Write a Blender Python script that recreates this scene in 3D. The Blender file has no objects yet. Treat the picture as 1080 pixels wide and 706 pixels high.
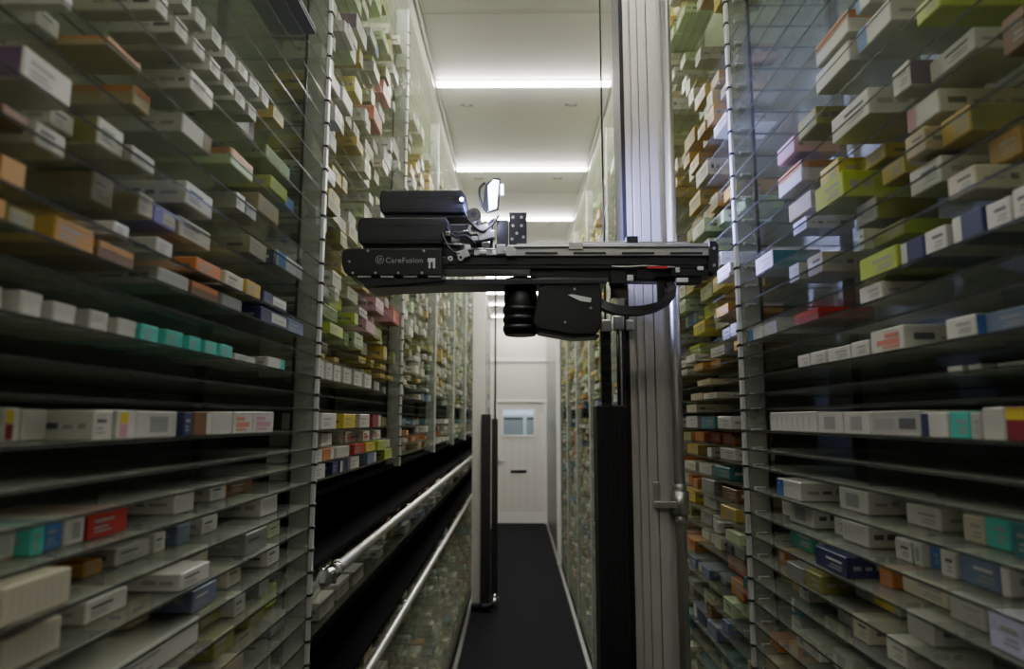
import bpy, bmesh, math, random
from mathutils import Vector, Matrix
random.seed(7)
PI = math.pi
scn = bpy.context.scene
COL = scn.collection

# ------------------------------------------------------------------ camera calibration (1080 x 706)
F = 701.0; CX, CY = 540.0, 353.0; EYE = 1.65
PITCH = math.atan(90 / F); YAW = math.atan(5 / F)
cp, sp, cy_, sy_ = math.cos(PITCH), math.sin(PITCH), math.cos(YAW), math.sin(YAW)
FW = (-sy_ * cp, cy_ * cp, sp); RT = (cy_, sy_, 0.0); UP = (sy_ * sp, -cy_ * sp, cp)
def ray(u, v):
    a = (u - CX) / F; b = -(v - CY) / F
    return [FW[i] + a * RT[i] + b * UP[i] for i in range(3)]
def on_x(u, v, x):
    r = ray(u, v); t = x / r[0]; return (x, t * r[1], EYE + t * r[2])
def on_y(u, v, y):
    r = ray(u, v); t = y / r[1]; return (t * r[0], y, EYE + t * r[2])
def on_z(u, v, z):
    r = ray(u, v); t = (z - EYE) / r[2]; return (t * r[0], t * r[1], z)

# ------------------------------------------------------------------ main dimensions
XL, XR = -0.43, 0.50            # front planes of the left and right racks
DEPTH = 0.26                    # shelf depth
CEIL = 3.33
Y0, YEND = -0.9, 10.9
LPOSTS = [0.40] + [1.44 + 1.04 * k for k in range(10)]
RPOSTS = [0.40] + [1.49 + 1.04 * k for k in range(7)]
LEVELS = [1.991, 1.947, 1.904, 1.848, 1.815, 1.786, 1.740, 1.703, 1.671, 1.626, 1.588, 1.556, 1.519, 1.472]
z = 1.472
while z > 0.12: z -= 0.0455; LEVELS.append(round(z, 4))
z = 1.991
while z < 3.17: z += 0.054; LEVELS.append(round(z, 4))
LEVELS.sort()
LV = {'left': LEVELS, 'right': [round(q if q > 1.6 else {1.588: 1.586, 1.556: 1.550, 1.519: 1.501}.get(q, q - .021), 4) for q in LEVELS]}
GT = 0.004                      # glass thickness

# ------------------------------------------------------------------ materials
MATS = {}
def principled(name, col, rough=0.5, metal=0.0, spec=0.5, emit=None, estr=0.0, noise=0.0, nscale=40.0, bump=0.0, coat=0.0):
    if name in MATS: return MATS[name]
    m = bpy.data.materials.new(name); m.use_nodes = True
    nt = m.node_tree; b = nt.nodes['Principled BSDF']
    b.inputs['Base Color'].default_value = (*col, 1)
    b.inputs['Roughness'].default_value = rough
    b.inputs['Metallic'].default_value = metal
    b.inputs['Specular IOR Level'].default_value = spec
    b.inputs['Coat Weight'].default_value = coat
    if emit:
        b.inputs['Emission Color'].default_value = (*emit, 1); b.inputs['Emission Strength'].default_value = estr
    if noise > 0 or bump > 0:
        tc = nt.nodes.new('ShaderNodeTexCoord'); n = nt.nodes.new('ShaderNodeTexNoise')
        n.inputs['Scale'].default_value = nscale; n.inputs['Detail'].default_value = 4
        nt.links.new(tc.outputs['Object'], n.inputs['Vector'])
        if noise > 0:
            r = nt.nodes.new('ShaderNodeMapRange')
            r.inputs['To Min'].default_value = 1 - noise; r.inputs['To Max'].default_value = 1 + noise
            nt.links.new(n.outputs['Fac'], r.inputs['Value'])
            mx = nt.nodes.new('ShaderNodeMix'); mx.data_type = 'RGBA'; mx.blend_type = 'MULTIPLY'
            mx.inputs['Factor'].default_value = 1
            mx.inputs[6].default_value = (*col, 1)
            nt.links.new(r.outputs['Result'], mx.inputs[7])
            nt.links.new(mx.outputs[2], b.inputs['Base Color'])
        if bump > 0:
            bp = nt.nodes.new('ShaderNodeBump'); bp.inputs['Strength'].default_value = bump; bp.inputs['Distance'].default_value = 0.003
            nt.links.new(n.outputs['Fac'], bp.inputs['Height']); nt.links.new(bp.outputs['Normal'], b.inputs['Normal'])
    MATS[name] = m
    return m

def glass_mat(name, tint, haze, haze_col, refl=1.0, edge_refl=0.55, rough=0.06, graze=0.0):
    """thin sheet glass: see-through, fresnel reflection and a diffuse veil painted in as haze"""
    if name in MATS: return MATS[name]
    m = bpy.data.materials.new(name); m.use_nodes = True
    nt = m.node_tree; nt.nodes.clear()
    out = nt.nodes.new('ShaderNodeOutputMaterial')
    tr = nt.nodes.new('ShaderNodeBsdfTransparent'); tr.inputs['Color'].default_value = (*tint, 1)
    df = nt.nodes.new('ShaderNodeBsdfDiffuse'); df.inputs['Color'].default_value = (*haze_col, 1)  # pale diffuse colour mixed in to paint a hazy veil
    gl = nt.nodes.new('ShaderNodeBsdfGlossy'); gl.inputs['Roughness'].default_value = rough; gl.inputs['Color'].default_value = (refl, refl, refl, 1)
    lw = nt.nodes.new('ShaderNodeLayerWeight'); lw.inputs['Blend'].default_value = .5
    pw = nt.nodes.new('ShaderNodeMath'); pw.operation = 'POWER'; pw.inputs[1].default_value = 5.0
    sc_ = nt.nodes.new('ShaderNodeMath'); sc_.operation = 'MULTIPLY_ADD'; sc_.inputs[1].default_value = edge_refl; sc_.inputs[2].default_value = .025
    ge = nt.nodes.new('ShaderNodeNewGeometry'); iv = nt.nodes.new('ShaderNodeMath'); iv.operation = 'SUBTRACT'; iv.inputs[0].default_value = 1.0
    fr = nt.nodes.new('ShaderNodeMath'); fr.operation = 'MULTIPLY'
    nt.links.new(lw.outputs['Facing'], pw.inputs[0]); nt.links.new(pw.outputs[0], sc_.inputs[0]); nt.links.new(ge.outputs['Backfacing'], iv.inputs[1])
    nt.links.new(sc_.outputs[0], fr.inputs[0]); nt.links.new(iv.outputs[0], fr.inputs[1])
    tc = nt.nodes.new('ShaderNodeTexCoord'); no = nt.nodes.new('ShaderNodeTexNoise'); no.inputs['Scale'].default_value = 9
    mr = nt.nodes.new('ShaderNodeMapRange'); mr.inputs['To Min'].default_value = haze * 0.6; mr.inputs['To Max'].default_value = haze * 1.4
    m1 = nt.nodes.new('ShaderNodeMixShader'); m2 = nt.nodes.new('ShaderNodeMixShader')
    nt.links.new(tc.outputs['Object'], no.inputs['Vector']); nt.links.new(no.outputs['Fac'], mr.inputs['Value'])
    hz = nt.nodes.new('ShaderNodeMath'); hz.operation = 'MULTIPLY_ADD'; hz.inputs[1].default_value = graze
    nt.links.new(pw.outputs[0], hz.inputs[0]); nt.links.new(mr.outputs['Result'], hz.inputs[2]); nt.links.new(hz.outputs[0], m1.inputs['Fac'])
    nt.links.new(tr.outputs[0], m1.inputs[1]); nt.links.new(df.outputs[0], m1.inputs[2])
    nt.links.new(fr.outputs[0], m2.inputs['Fac'])
    nt.links.new(m1.outputs[0], m2.inputs[1]); nt.links.new(gl.outputs[0], m2.inputs[2])
    nt.links.new(m2.outputs[0], out.inputs['Surface'])
    MATS[name] = m
    return m

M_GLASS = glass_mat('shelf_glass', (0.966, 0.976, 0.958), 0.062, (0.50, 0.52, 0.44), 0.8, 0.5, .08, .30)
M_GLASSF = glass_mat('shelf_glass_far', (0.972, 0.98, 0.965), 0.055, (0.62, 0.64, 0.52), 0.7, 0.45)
M_EDGE = glass_mat('glass_edge', (0.30, 0.32, 0.30), 0.55, (0.07, 0.075, 0.07), 0.5, .2, .2)
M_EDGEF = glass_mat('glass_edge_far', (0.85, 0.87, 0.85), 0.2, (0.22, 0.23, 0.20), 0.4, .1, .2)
M_ALU = principled('brushed_aluminium', (0.62, 0.62, 0.60), 0.35, 0.9, noise=0.08, nscale=30)
M_ALUW = principled('anodised_aluminium', (0.56, 0.54, 0.50), 0.45, 0.35, noise=0.10, nscale=14)
M_STRIP = principled('white_strip', (0.58, 0.59, 0.58), 0.35, 0.3)
M_WEBG = glass_mat('web_panel', (0.86, 0.88, 0.86), 0.42, (0.40, 0.42, 0.38), 0.6, .3, .2, .1)
M_STRIPF = principled('grey_strip', (0.50, 0.51, 0.50), 0.4, 0.2)
M_WEB = principled('upright_web', (0.30, 0.32, 0.31), 0.4, 0.3, noise=0.15, nscale=25)
M_BLACK = principled('black_plastic', (0.012, 0.012, 0.013), 0.42, noise=0.2, nscale=60)
M_BLACKM = principled('black_matt', (0.008, 0.008, 0.009), 0.65)
M_GUN = principled('dark_steel', (0.06, 0.06, 0.065), 0.35, 0.7, noise=0.15)
M_CHROME = principled('chrome', (0.75, 0.75, 0.76), 0.14, 1.0)
M_SATIN = principled('satin_metal', (0.72, 0.72, 0.70), 0.38, 0.75)
M_WHITEP = principled('white_plastic', (0.72, 0.72, 0.70), 0.35)
M_RED = principled('red_plastic', (0.45, 0.03, 0.03), 0.4)
M_PRINT = principled('plate_print', (0.34, 0.35, 0.32), 0.6)
M_BACK = principled('rack_back', (0.16, 0.17, 0.155), 0.6, noise=0.25, nscale=6)
M_BACKD = principled('rack_back_dark', (0.045, 0.05, 0.048), 0.6, noise=0.25, nscale=6)
M_CEIL = principled('ceiling_paint', (0.50, 0.50, 0.485), 0.55, noise=0.03, nscale=3)
M_SEAM = principled('ceiling_seam', (0.30, 0.30, 0.29), 0.7)
M_FLOOR = principled('dark_carpet', (0.016, 0.016, 0.018), 0.95, spec=0.1, noise=0.6, nscale=160, bump=0.4)
M_WALL = principled('wall_paint', (0.60, 0.58, 0.53), 0.6, noise=0.03, nscale=4)
M_DOOR = principled('door_paint', (0.66, 0.64, 0.59), 0.45, noise=0.03, nscale=5)
M_FRAME = principled('door_frame_paint', (0.74, 0.73, 0.69), 0.45)
M_SLATE = principled('dark_slate_board', (0.12, 0.11, 0.14), 0.6, noise=0.1)
M_TUBE = principled('lamp_tube', (0.9, 0.9, 0.9), 0.4, emit=(1.0, 0.97, 0.90), estr=45)
M_LED = principled('led_panel', (0.9, 0.9, 0.95), 0.4, emit=(0.80, 0.86, 1.0), estr=14)
M_LEDB = principled('led_dot', (0.8, 0.8, 1.0), 0.4, emit=(0.55, 0.6, 1.0), estr=60)
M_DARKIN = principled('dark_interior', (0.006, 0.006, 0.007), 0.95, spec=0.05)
M_SKYB = principled('outside_pale', (0.62, 0.72, 0.80), 0.8, emit=(0.62, 0.72, 0.80), estr=0.5)
M_OUT1 = principled('outside_blue_grey', (0.34, 0.38, 0.38), 0.8)
M_OUT2 = principled('outside_white', (0.8, 0.82, 0.82), 0.8)

# ------------------------------------------------------------------ mesh helpers
class Bulk:
    """light accumulator with the same two calls, for the one big mesh of far stock"""
    def __init__(self): self.v = []; self.f = []; self.m = []
    def box(self, lo, hi, mi):
        n = len(self.v); (a, b, c), (d, e, f) = lo, hi
        self.v += [(a, b, c), (d, b, c), (d, e, c), (a, e, c), (a, b, f), (d, b, f), (d, e, f), (a, e, f)]
        for q in ((0, 3, 2, 1), (4, 5, 6, 7), (0, 1, 5, 4), (1, 2, 6, 5), (2, 3, 7, 6), (3, 0, 4, 7)):
            self.f.append(tuple(n + k for k in q)); self.m.append(mi)
    def quad(self, pts, mi):
        n = len(self.v); self.v += [tuple(p) for p in pts]; self.f.append((n, n + 1, n + 2, n + 3)); self.m.append(mi)
def new_bm(): return bmesh.new()
def add_box(bm, lo, hi, bev=0.0, mi=0, seg=2):
    if isinstance(bm, Bulk): return bm.box(lo, hi, mi)
    lo = Vector(lo); hi = Vector(hi)
    r = bmesh.ops.create_cube(bm, size=1.0)
    vs = r['verts']
    c = (lo + hi) / 2; s = hi - lo
    for v in vs: v.co = Vector((v.co.x * s.x + c.x, v.co.y * s.y + c.y, v.co.z * s.z + c.z))
    fs = set(f for v in vs for f in v.link_faces)
    for f in fs: f.material_index = mi
    if bev > 0:
        es = list(set(e for v in vs for e in v.link_edges))
        rb = bmesh.ops.bevel(bm, geom=es, offset=bev, segments=seg, profile=0.5, affect='EDGES')
        for f in rb['faces']: f.material_index = mi
    return vs
def add_cyl(bm, p0, p1, r, mi=0, seg=18, r2=None):
    p0 = Vector(p0); p1 = Vector(p1); d = p1 - p0
    q = Vector((0, 0, 1)).rotation_difference(d.normalized())
    mat = Matrix.Translation((p0 + p1) / 2) @ q.to_matrix().to_4x4()
    res = bmesh.ops.create_cone(bm, cap_ends=True, segments=seg, radius1=r, radius2=r if r2 is None else r2, depth=d.length, matrix=mat)
    for v in res['verts']:
        for f in v.link_faces: f.material_index = mi; f.smooth = len(f.verts) == 4
def add_tube(bm, pts, r, mi=0, seg=10):
    pts = [Vector(p) for p in pts]
    rings = []; prev = None
    for i, p in enumerate(pts):
        t = (pts[min(i + 1, len(pts) - 1)] - pts[max(i - 1, 0)]).normalized()
        if prev is None:
            a = Vector((0, 0, 1)) if abs(t.z) < 0.9 else Vector((1, 0, 0))
            n = t.cross(a).normalized()
        else:
            n = (prev - t * prev.dot(t)).normalized()
        prev = n; b = t.cross(n)
        rings.append([bm.verts.new(p + n * (r * math.cos(2 * PI * k / seg)) + b * (r * math.sin(2 * PI * k / seg))) for k in range(seg)])
    for i in range(len(rings) - 1):
        for k in range(seg):
            f = bm.faces.new((rings[i][k], rings[i][(k + 1) % seg], rings[i + 1][(k + 1) % seg], rings[i + 1][k])); f.smooth = True; f.material_index = mi
    for ring, fl in ((rings[0], True), (rings[-1], False)):
        f = bm.faces.new(list(reversed(ring)) if fl else ring); f.material_index = mi
def add_prism(bm, poly, axis, a, b, mi=0, bev=0.0):
    """poly: list of 2D points in the plane across axis ('x': (y,z), 'y': (x,z), 'z': (x,y))"""
    def pt(p, t):
        return {'x': (t, p[0], p[1]), 'y': (p[0], t, p[1]), 'z': (p[0], p[1], t)}[axis]
    va = [bm.verts.new(pt(p, a)) for p in poly]; vb = [bm.verts.new(pt(p, b)) for p in poly]
    n = len(poly); fs = []
    fs.append(bm.faces.new(va)); fs.append(bm.faces.new(list(reversed(vb))))
    for i in range(n):
        fs.append(bm.faces.new((va[i], vb[i], vb[(i + 1) % n], va[(i + 1) % n])))
    for f in fs: f.material_index = mi
    bmesh.ops.recalc_face_normals(bm, faces=fs)
    if bev > 0:
        es = list(set(list(fs[0].edges) + list(fs[1].edges)))
        rb = bmesh.ops.bevel(bm, geom=es, offset=bev, segments=2, profile=0.5, affect='EDGES')
        for f in rb['faces']: f.material_index = mi
def add_quad(bm, pts, mi):
    if isinstance(bm, Bulk): return bm.quad(pts, mi)
    f = bm.faces.new([bm.verts.new(p) for p in pts]); f.material_index = mi
def obj(name, bm, mats, parent=None, loc=None):
    me = bpy.data.meshes.new(name); bm.to_mesh(me); bm.free()
    for m in (mats if isinstance(mats, (list, tuple)) else [mats]): me.materials.append(m)
    o = bpy.data.objects.new(name, me); COL.objects.link(o)
    if parent is not None: o.parent = parent
    if loc is not None: o.location = loc
    return o
def tag(o, label, cat, group=None):
    o['label'] = label; o['category'] = cat
    if group: o['group'] = group
    return o
def thing(name, label, cat, loc=(0, 0, 0), group=None):
    o = bpy.data.objects.new(name, None); COL.objects.link(o); o.location = loc
    o.empty_display_size = 0.05
    return tag(o, label, cat, group)
def struct(name, bm, mats, parent=None):
    o = obj(name, bm, mats, parent)
    if parent is None: o['kind'] = 'structure'
    return o
def clone(o, parent=None, loc=None):
    c = o.copy(); COL.objects.link(c); c.parent = parent
    if loc is not None: c.location = loc
    return c
def boxobj(name, lo, hi, mat, parent=None, bev=0.0):
    bm = new_bm(); add_box(bm, lo, hi, bev); return obj(name, bm, mat, parent)

# ------------------------------------------------------------------ the room shell
XWL, XWR = XL - DEPTH - 0.05, XR + DEPTH + 0.05
def sbox(name, lo, hi, mat):
    bm = new_bm(); add_box(bm, lo, hi); return struct(name, bm, mat)
sbox('floor', (XWL - .1, Y0, -0.05), (XWR + .1, YEND + .1, 0.0), M_FLOOR)
bm = new_bm(); add_box(bm, (XWL - .1, Y0, CEIL), (XWR + .1, YEND + .1, CEIL + 0.05), 0, 0)
for k in range(-1, 8):                      # panel joints
    y = 2.575 + 1.1 * k * 1.0
    if k % 2 == 0: add_box(bm, (XL, y - .0015, CEIL - 0.0012), (XR, y + .0015, CEIL + .001), 0, 1)
struct('ceiling', bm, [M_CEIL, M_SEAM])
sbox('wall_left', (XWL - .1, Y0, 0), (XWL, YEND, CEIL), M_WALL)
sbox('wall_right', (XWR, Y0, 0), (XWR + .1, YEND, CEIL), M_WALL)
sbox('wall_front', (XWL, Y0 - .08, 0), (XWR, Y0, CEIL), M_BACKD)
# wall with the service door at the far end, built round the opening
DX0, DX1, DZ = -0.33, 0.455, 1.945
bm = new_bm()
add_box(bm, (XWL, YEND, 0), (DX0, YEND + .1, CEIL)); add_box(bm, (DX1, YEND, 0), (XWR, YEND + .1, CEIL))
add_box(bm, (DX0, YEND, DZ), (DX1, YEND + .1, CEIL))
struct('wall_back', bm, M_WALL)
sbox('trim_1', (XL, YEND - .02, 2.60), (XR, YEND, 2.655), M_FRAME)
sbox('baseboard_back', (XL, YEND - .012, 0.0), (DX0 - .03, YEND, 0.09), M_FRAME)

# door
dr = bpy.data.objects.new('door_1', None); COL.objects.link(dr); dr.location = (0, YEND, 0); dr['kind'] = 'structure'
wx0, wx1, wz0, wz1 = -0.235, 0.29, 1.39, 1.83
bm = new_bm(); yb, yf = 0.065, 0.025
add_box(bm, (DX0 + .012, yf, .01), (wx0, yb, DZ - .012)); add_box(bm, (wx1, yf, .01), (DX1 - .012, yb, DZ - .012))
add_box(bm, (wx0, yf, .01), (wx1, yb, wz0)); add_box(bm, (wx0, yf, wz1), (wx1, yb, DZ - .012))
for xg in (-0.2, -0.08, 0.04, 0.16, 0.28):   # shallow plank joints in the door leaf
    add_box(bm, (xg - .002, yf - .0015, .22), (xg + .002, yf + .001, wz0 - .06), 0, 1)
obj('leaf', bm, [M_DOOR, principled('door_joint', (0.40, 0.39, 0.36), 0.6)], dr)
bm = new_bm()
for a, b in (((DX0 - .03, -.012, 0), (DX0 + .012, .08, DZ + .03)), ((DX1 - .012, -.012, 0), (DX1 + .03, .08, DZ + .03)), ((DX0 + .012, -.012, DZ - .012), (DX1 - .012, .08, DZ + .03))):
    add_box(bm, a, b, .003)
obj('door_frame', bm, M_FRAME, dr)
wf = None
bm = new_bm()
for a, b in (((wx0 - .02, yf - .012, wz0 - .02), (wx0 + .015, yb, wz1 + .02)), ((wx1 - .015, yf - .012, wz0 - .02), (wx1 + .02, yb, wz1 + .02)),
             ((wx0 + .015, yf - .012, wz0 - .02), (wx1 - .015, yb, wz0 + .015)), ((wx0 + .015, yf - .012, wz1 - .015), (wx1 - .015, yb, wz1 + .02))):
    add_box(bm, a, b, .002)
wf = obj('window_frame', bm, M_FRAME, dr)
obj('window_pane', (lambda b: (add_box(b, (wx0 + .014, .043, wz0 + .014), (wx1 - .014, .047, wz1 - .014)), b)[1])(new_bm()), glass_mat('pane_glass', (0.9, 0.94, 0.95), 0.05, (0.5, 0.55, 0.6), 0.9), wf)
bm = new_bm(); add_box(bm, (-0.10, yf - .010, .80), (0.16, yf + .002, .845), .003, 0); add_box(bm, (-0.08, yf - .012, .812), (0.14, yf - .009, .833), 0, 1)
obj('letter_slot', bm, [M_GUN, M_BLACKM], dr)
bm = new_bm(); add_box(bm, (-0.30, yf - .008, .92), (-0.265, yf + .002, 1.06), .003); add_cyl(bm, (-0.283, yf - .04, 1.0), (-0.283, yf, 1.0), .008); add_box(bm, (-0.29, yf - .05, .99), (-0.19, yf - .035, 1.01), .004)
obj('door_handle', bm, M_ALU, dr)
obj('kick_plate', (lambda b: (add_box(b, (DX0 + .012, yf - .004, .01), (DX1 - .012, yf, .18), .001), b)[1])(new_bm()), M_FRAME, dr)
# what the door window looks out on
bm = new_bm()
add_box(bm, (-1.5, 13.2, 0), (1.8, 13.3, 1.75), 0, 0); add_box(bm, (-1.5, 13.2, 1.75), (1.8, 13.3, 3.0), 0, 1)
add_box(bm, (0.12, 13.15, 0.9), (0.19, 13.2, 1.78), 0, 2); add_box(bm, (-0.6, 13.16, 1.70), (0.9, 13.2, 1.745), 0, 2)
struct('wall_outside', bm, [M_OUT1, M_SKYB, M_OUT2])
sbox('floor_outside', (-1.5, YEND + .1, -0.05), (1.8, 13.3, 0.0), M_OUT1)

# ------------------------------------------------------------------ ceiling lights, fixings and rails
ys = [-0.13, 0.95, 2.03, 3.12, 4.25, 5.36, 6.5, 7.6, 8.6, 9.47, 10.6]
nth = ['nearest', 'first', 'second', 'third', 'fourth', 'fifth', 'sixth', 'seventh', 'eighth', 'ninth', 'tenth']
vis = {3: 'brightest white ceiling light strip, closest to the camera', 4: 'white ceiling light strip just above the robot lamp, second in view', 5: 'short-looking white ceiling strip right beside the robot bracket, third in view'}
for i, y in enumerate(ys):
    lab = vis.get(i, 'white ceiling light strip, the %s along the ceiling from the camera end' % nth[i])
    t = thing('ceiling_light', lab, 'light', (0, y, CEIL), 'light strips across the ceiling')
    bm = new_bm()
    add_box(bm, (XL + .03, -.008, -.020), (XR - .03, .008, 0)); obj('housing', bm, M_WHITEP, t)
    bm = new_bm()
    r = .019; poly = [(-r, -.020), (r, -.020)] + [(r * math.cos(a), -.020 - r * .9 * math.sin(a)) for a in [PI * k / 8 for k in range(1, 8)]]
    add_prism(bm, poly, 'x', XL + .035, XR - .035)
    obj('diffuser', bm, M_TUBE, t)
    la = bpy.data.lights.new('strip_lamp', 'AREA'); la.shape = 'RECTANGLE'; la.size = .86; la.size_y = .05
    la.energy = (0.2, 0.35, 1.1)[i] if i < 3 else 8.5; la.color = (1.0, .975, .915)
    lo = bpy.data.objects.new('strip_lamp', la); COL.objects.link(lo); lo.parent = t; lo.location = (0.035, 0, -.052)
fx = []
for row, (y, a, b) in enumerate(((3.385, -.267, .291), (4.48, -.264, .287), (5.57, -.26, .283))):
    for j, x in enumerate((a, b)):
        bm = new_bm()
        add_cyl(bm, (-.022, 0, -.004), (-.022, 0, 0), .011); add_cyl(bm, (.0, 0.01, -.004), (.0, 0.01, 0), .008); add_cyl(bm, (.022, 0, -.006), (.022, 0, 0), .012)
        o = obj('ceiling_fixing', bm, principled('fixing_grey', (0.22, 0.22, 0.21), .5), None, (x, y, CEIL))
        tag(o, 'small grey ceiling fixing %s, behind the %s light strip in view' % (('on the left', 'on the right')[j], ('first', 'second', 'third')[row]), 'ceiling fixing', 'ceiling fixings')
for x, s, nm in ((XL, 1, 'left'), (XR, -1, 'right')):
    bm = new_bm()
    add_box(bm, (x, Y0 + .05, CEIL - .045), (x + s * .022, YEND - .03, CEIL - .001), .002) if s > 0 else add_box(bm, (x - .022, Y0 + .05, CEIL - .045), (x, YEND - .03, CEIL - .001), .002)
    xa, xb = sorted((x + s * .024, x + s * .036))
    add_box(bm, (xa, Y0 + .05, CEIL - .02), (xb, YEND - .03, CEIL - .001), .001)
    o = obj('ceiling_rail', bm, M_ALU); tag(o, 'aluminium guide rail along the ceiling above the %s racks' % nm, 'rail')
    xa, xb = sorted((x + s * .004, x + s * .034))
    bm = new_bm(); add_box(bm, (xa, .1, 0.0), (xb, YEND - .03, .028), .004); add_box(bm, (xa + .008, .1, .028), (xb - .008, YEND - .03, .036), .002)
    o = obj('floor_rail', bm, M_ALU); tag(o, 'bright metal floor rail running along the foot of the %s racks' % nm, 'rail')

# ------------------------------------------------------------------ racks
NUM = ['nearest', 'second', 'third', 'fourth', 'fifth', 'sixth', 'seventh', 'eighth', 'ninth', 'tenth']
GAPS = ((0.975, 1.150), (1.330, 1.478))     # open conveyor slots in the left racks from the second on
def plate_mesh(s, length, name, far=False):
    bm = new_bm()
    x0, x1 = sorted((0.0, s * -DEPTH))
    # top & bottom glass, edges darker; front edge at x=0
    add_box(bm, (x0, 0, -GT / 2), (x1, length, GT / 2), 0, 0)
    bm.faces.ensure_lookup_table()
    for f in bm.faces:
        if abs(f.normal.z) < .5: f.material_index = 1
    me = bpy.data.meshes.new(name); bm.to_mesh(me); bm.free()
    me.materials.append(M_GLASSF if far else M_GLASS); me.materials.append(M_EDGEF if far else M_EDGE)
    return me
PLATES = {}
def clip_mesh():
    bm = new_bm(); add_box(bm, (-.0055, -.0078, -.0028), (.0055, .0078, .0028), .001, 0, 1)
    me = bpy.data.meshes.new('shelf_clip'); bm.to_mesh(me); bm.free(); me.materials.append(M_BLACKM); return me
def bracket_mesh():
    bm = new_bm(); add_box(bm, (-.012, -.003, -.0012), (.012, .002, .0012), .0006, 0, 1); add_box(bm, (-.012, -.003, -.005), (-.008, .0, .0012), 0, 0)
    me = bpy.data.meshes.new('shelf_bracket'); bm.to_mesh(me); bm.free(); me.materials.append(M_STRIP); return me
CLIP = clip_mesh(); BRACK = bracket_mesh()
def add_upright(root, s, y, near, zlo=.02, strip=None):
    """aluminium front strip, web panel and dark rear seam, at local y"""
    bm = new_bm()
    add_box(bm, (-.004, y - .007, zlo), (.004, y + .007, CEIL - .05), .0012, 0, 1)
    u = obj('upright', bm, strip or M_STRIP, root)
    bm = new_bm()
    xa, xb = sorted((-s * .004, -s * .048)); add_box(bm, (xa, y - .003, zlo), (xb, y + .003, CEIL - .05))
    obj('web', bm, M_WEBG, u)
    bm = new_bm()
    xa, xb = sorted((-s * .048, -s * .054)); add_box(bm, (xa, y - .006, zlo), (xb, y + .006, CEIL - .05))
    obj('seam_strip', bm, M_GUN, u)
    bm = new_bm()
    xa, xb = sorted((-s * (DEPTH - .02), -s * DEPTH)); add_box(bm, (xa, y - .008, .02), (xb, y + .008, CEIL - .05))
    obj('rear_post', bm, M_GUN, root)
    return u
def make_rack(side, i, ya, yb):
    s = 1 if side == 'left' else -1
    X = XL if s > 0 else XR
    gaps = GAPS if (s > 0 and i > 0) else ()
    if i == 0: lab = 'glass-shelved storage rack nearest the camera on the %s' % side
    else: lab = 'glass-shelved storage rack, %s from the camera along the %s side' % (NUM[i], side)
    t = thing('storage_rack', lab, 'rack', (X, ya, 0), 'storage racks along the aisle')
    L = yb - ya
    key = (s, round(L, 3), i > 0)
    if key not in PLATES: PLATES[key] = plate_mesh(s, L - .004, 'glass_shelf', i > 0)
    for zz in LV[side]:
        if any(a - .03 < zz < b + .004 for a, b in gaps): continue
        o = bpy.data.objects.new('glass_shelf', PLATES[key]); COL.objects.link(o); o.parent = t; o.location = (0, .002, zz)
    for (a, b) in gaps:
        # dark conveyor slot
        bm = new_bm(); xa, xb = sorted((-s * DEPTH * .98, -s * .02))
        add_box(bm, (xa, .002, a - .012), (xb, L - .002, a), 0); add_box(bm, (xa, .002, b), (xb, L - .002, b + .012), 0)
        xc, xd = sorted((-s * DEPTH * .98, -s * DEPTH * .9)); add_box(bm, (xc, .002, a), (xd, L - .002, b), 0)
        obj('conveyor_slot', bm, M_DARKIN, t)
    u = add_upright(t, s, L - .009, i < 2, 1.482 if gaps else .02, M_STRIP if i == 0 else M_STRIPF)
    if i < 2:
        for zz in LV[side]:
            if gaps and zz < 1.49: continue
            o = bpy.data.objects.new('shelf_clip', CLIP); COL.objects.link(o); o.parent = u; o.location = (0.001 * s, L - .009, zz)
        if i == 0 and s < 0:
            for zz in LV[side]:
                o = bpy.data.objects.new('shelf_bracket', BRACK); COL.objects.link(o); o.parent = u; o.location = (-s * .026, L - .016, zz + .004)
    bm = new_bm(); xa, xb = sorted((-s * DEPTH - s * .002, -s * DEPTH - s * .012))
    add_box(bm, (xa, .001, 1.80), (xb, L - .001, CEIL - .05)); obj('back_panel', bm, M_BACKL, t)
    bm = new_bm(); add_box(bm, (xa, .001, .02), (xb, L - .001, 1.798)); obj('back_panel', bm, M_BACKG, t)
    bm = new_bm(); xa, xb = sorted((-s * .005, -s * DEPTH)); add_box(bm, (xa, .001, 0), (xb, L - .001, .05)); obj('plinth', bm, M_GUN, t)
    return t
# back panels: lit tone above, shade of the middle and foot painted into the colour
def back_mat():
    m = bpy.data.materials.new('rack_back_shade'); m.use_nodes = True; nt = m.node_tree; b = nt.nodes['Principled BSDF']
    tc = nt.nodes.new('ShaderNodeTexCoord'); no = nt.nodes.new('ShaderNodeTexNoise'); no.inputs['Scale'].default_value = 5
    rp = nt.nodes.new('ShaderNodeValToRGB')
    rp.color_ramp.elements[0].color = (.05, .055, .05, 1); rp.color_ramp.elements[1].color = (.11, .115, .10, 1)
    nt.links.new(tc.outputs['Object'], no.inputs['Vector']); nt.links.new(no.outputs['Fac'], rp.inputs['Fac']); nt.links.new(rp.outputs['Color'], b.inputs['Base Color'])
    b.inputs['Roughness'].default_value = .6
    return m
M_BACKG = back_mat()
M_BACKL = principled('rack_back_lit', (.42, .42, .37), .6, noise=.2, nscale=6)
RACKS = {}
for i in range(len(LPOSTS) - 1): RACKS['left', i] = make_rack('left', i, LPOSTS[i], min(LPOSTS[i + 1], YEND - .03))
for i in range(len(RPOSTS) - 1): RACKS['right', i] = make_rack('right', i, RPOSTS[i], RPOSTS[i + 1])
# dark board under a top shelf of the nearest left rack
boxobj('shelf_stiffener', (-.10, .3, 2.478), (-.004, .94, 2.492), M_SLATE, RACKS['left', 0])
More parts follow.
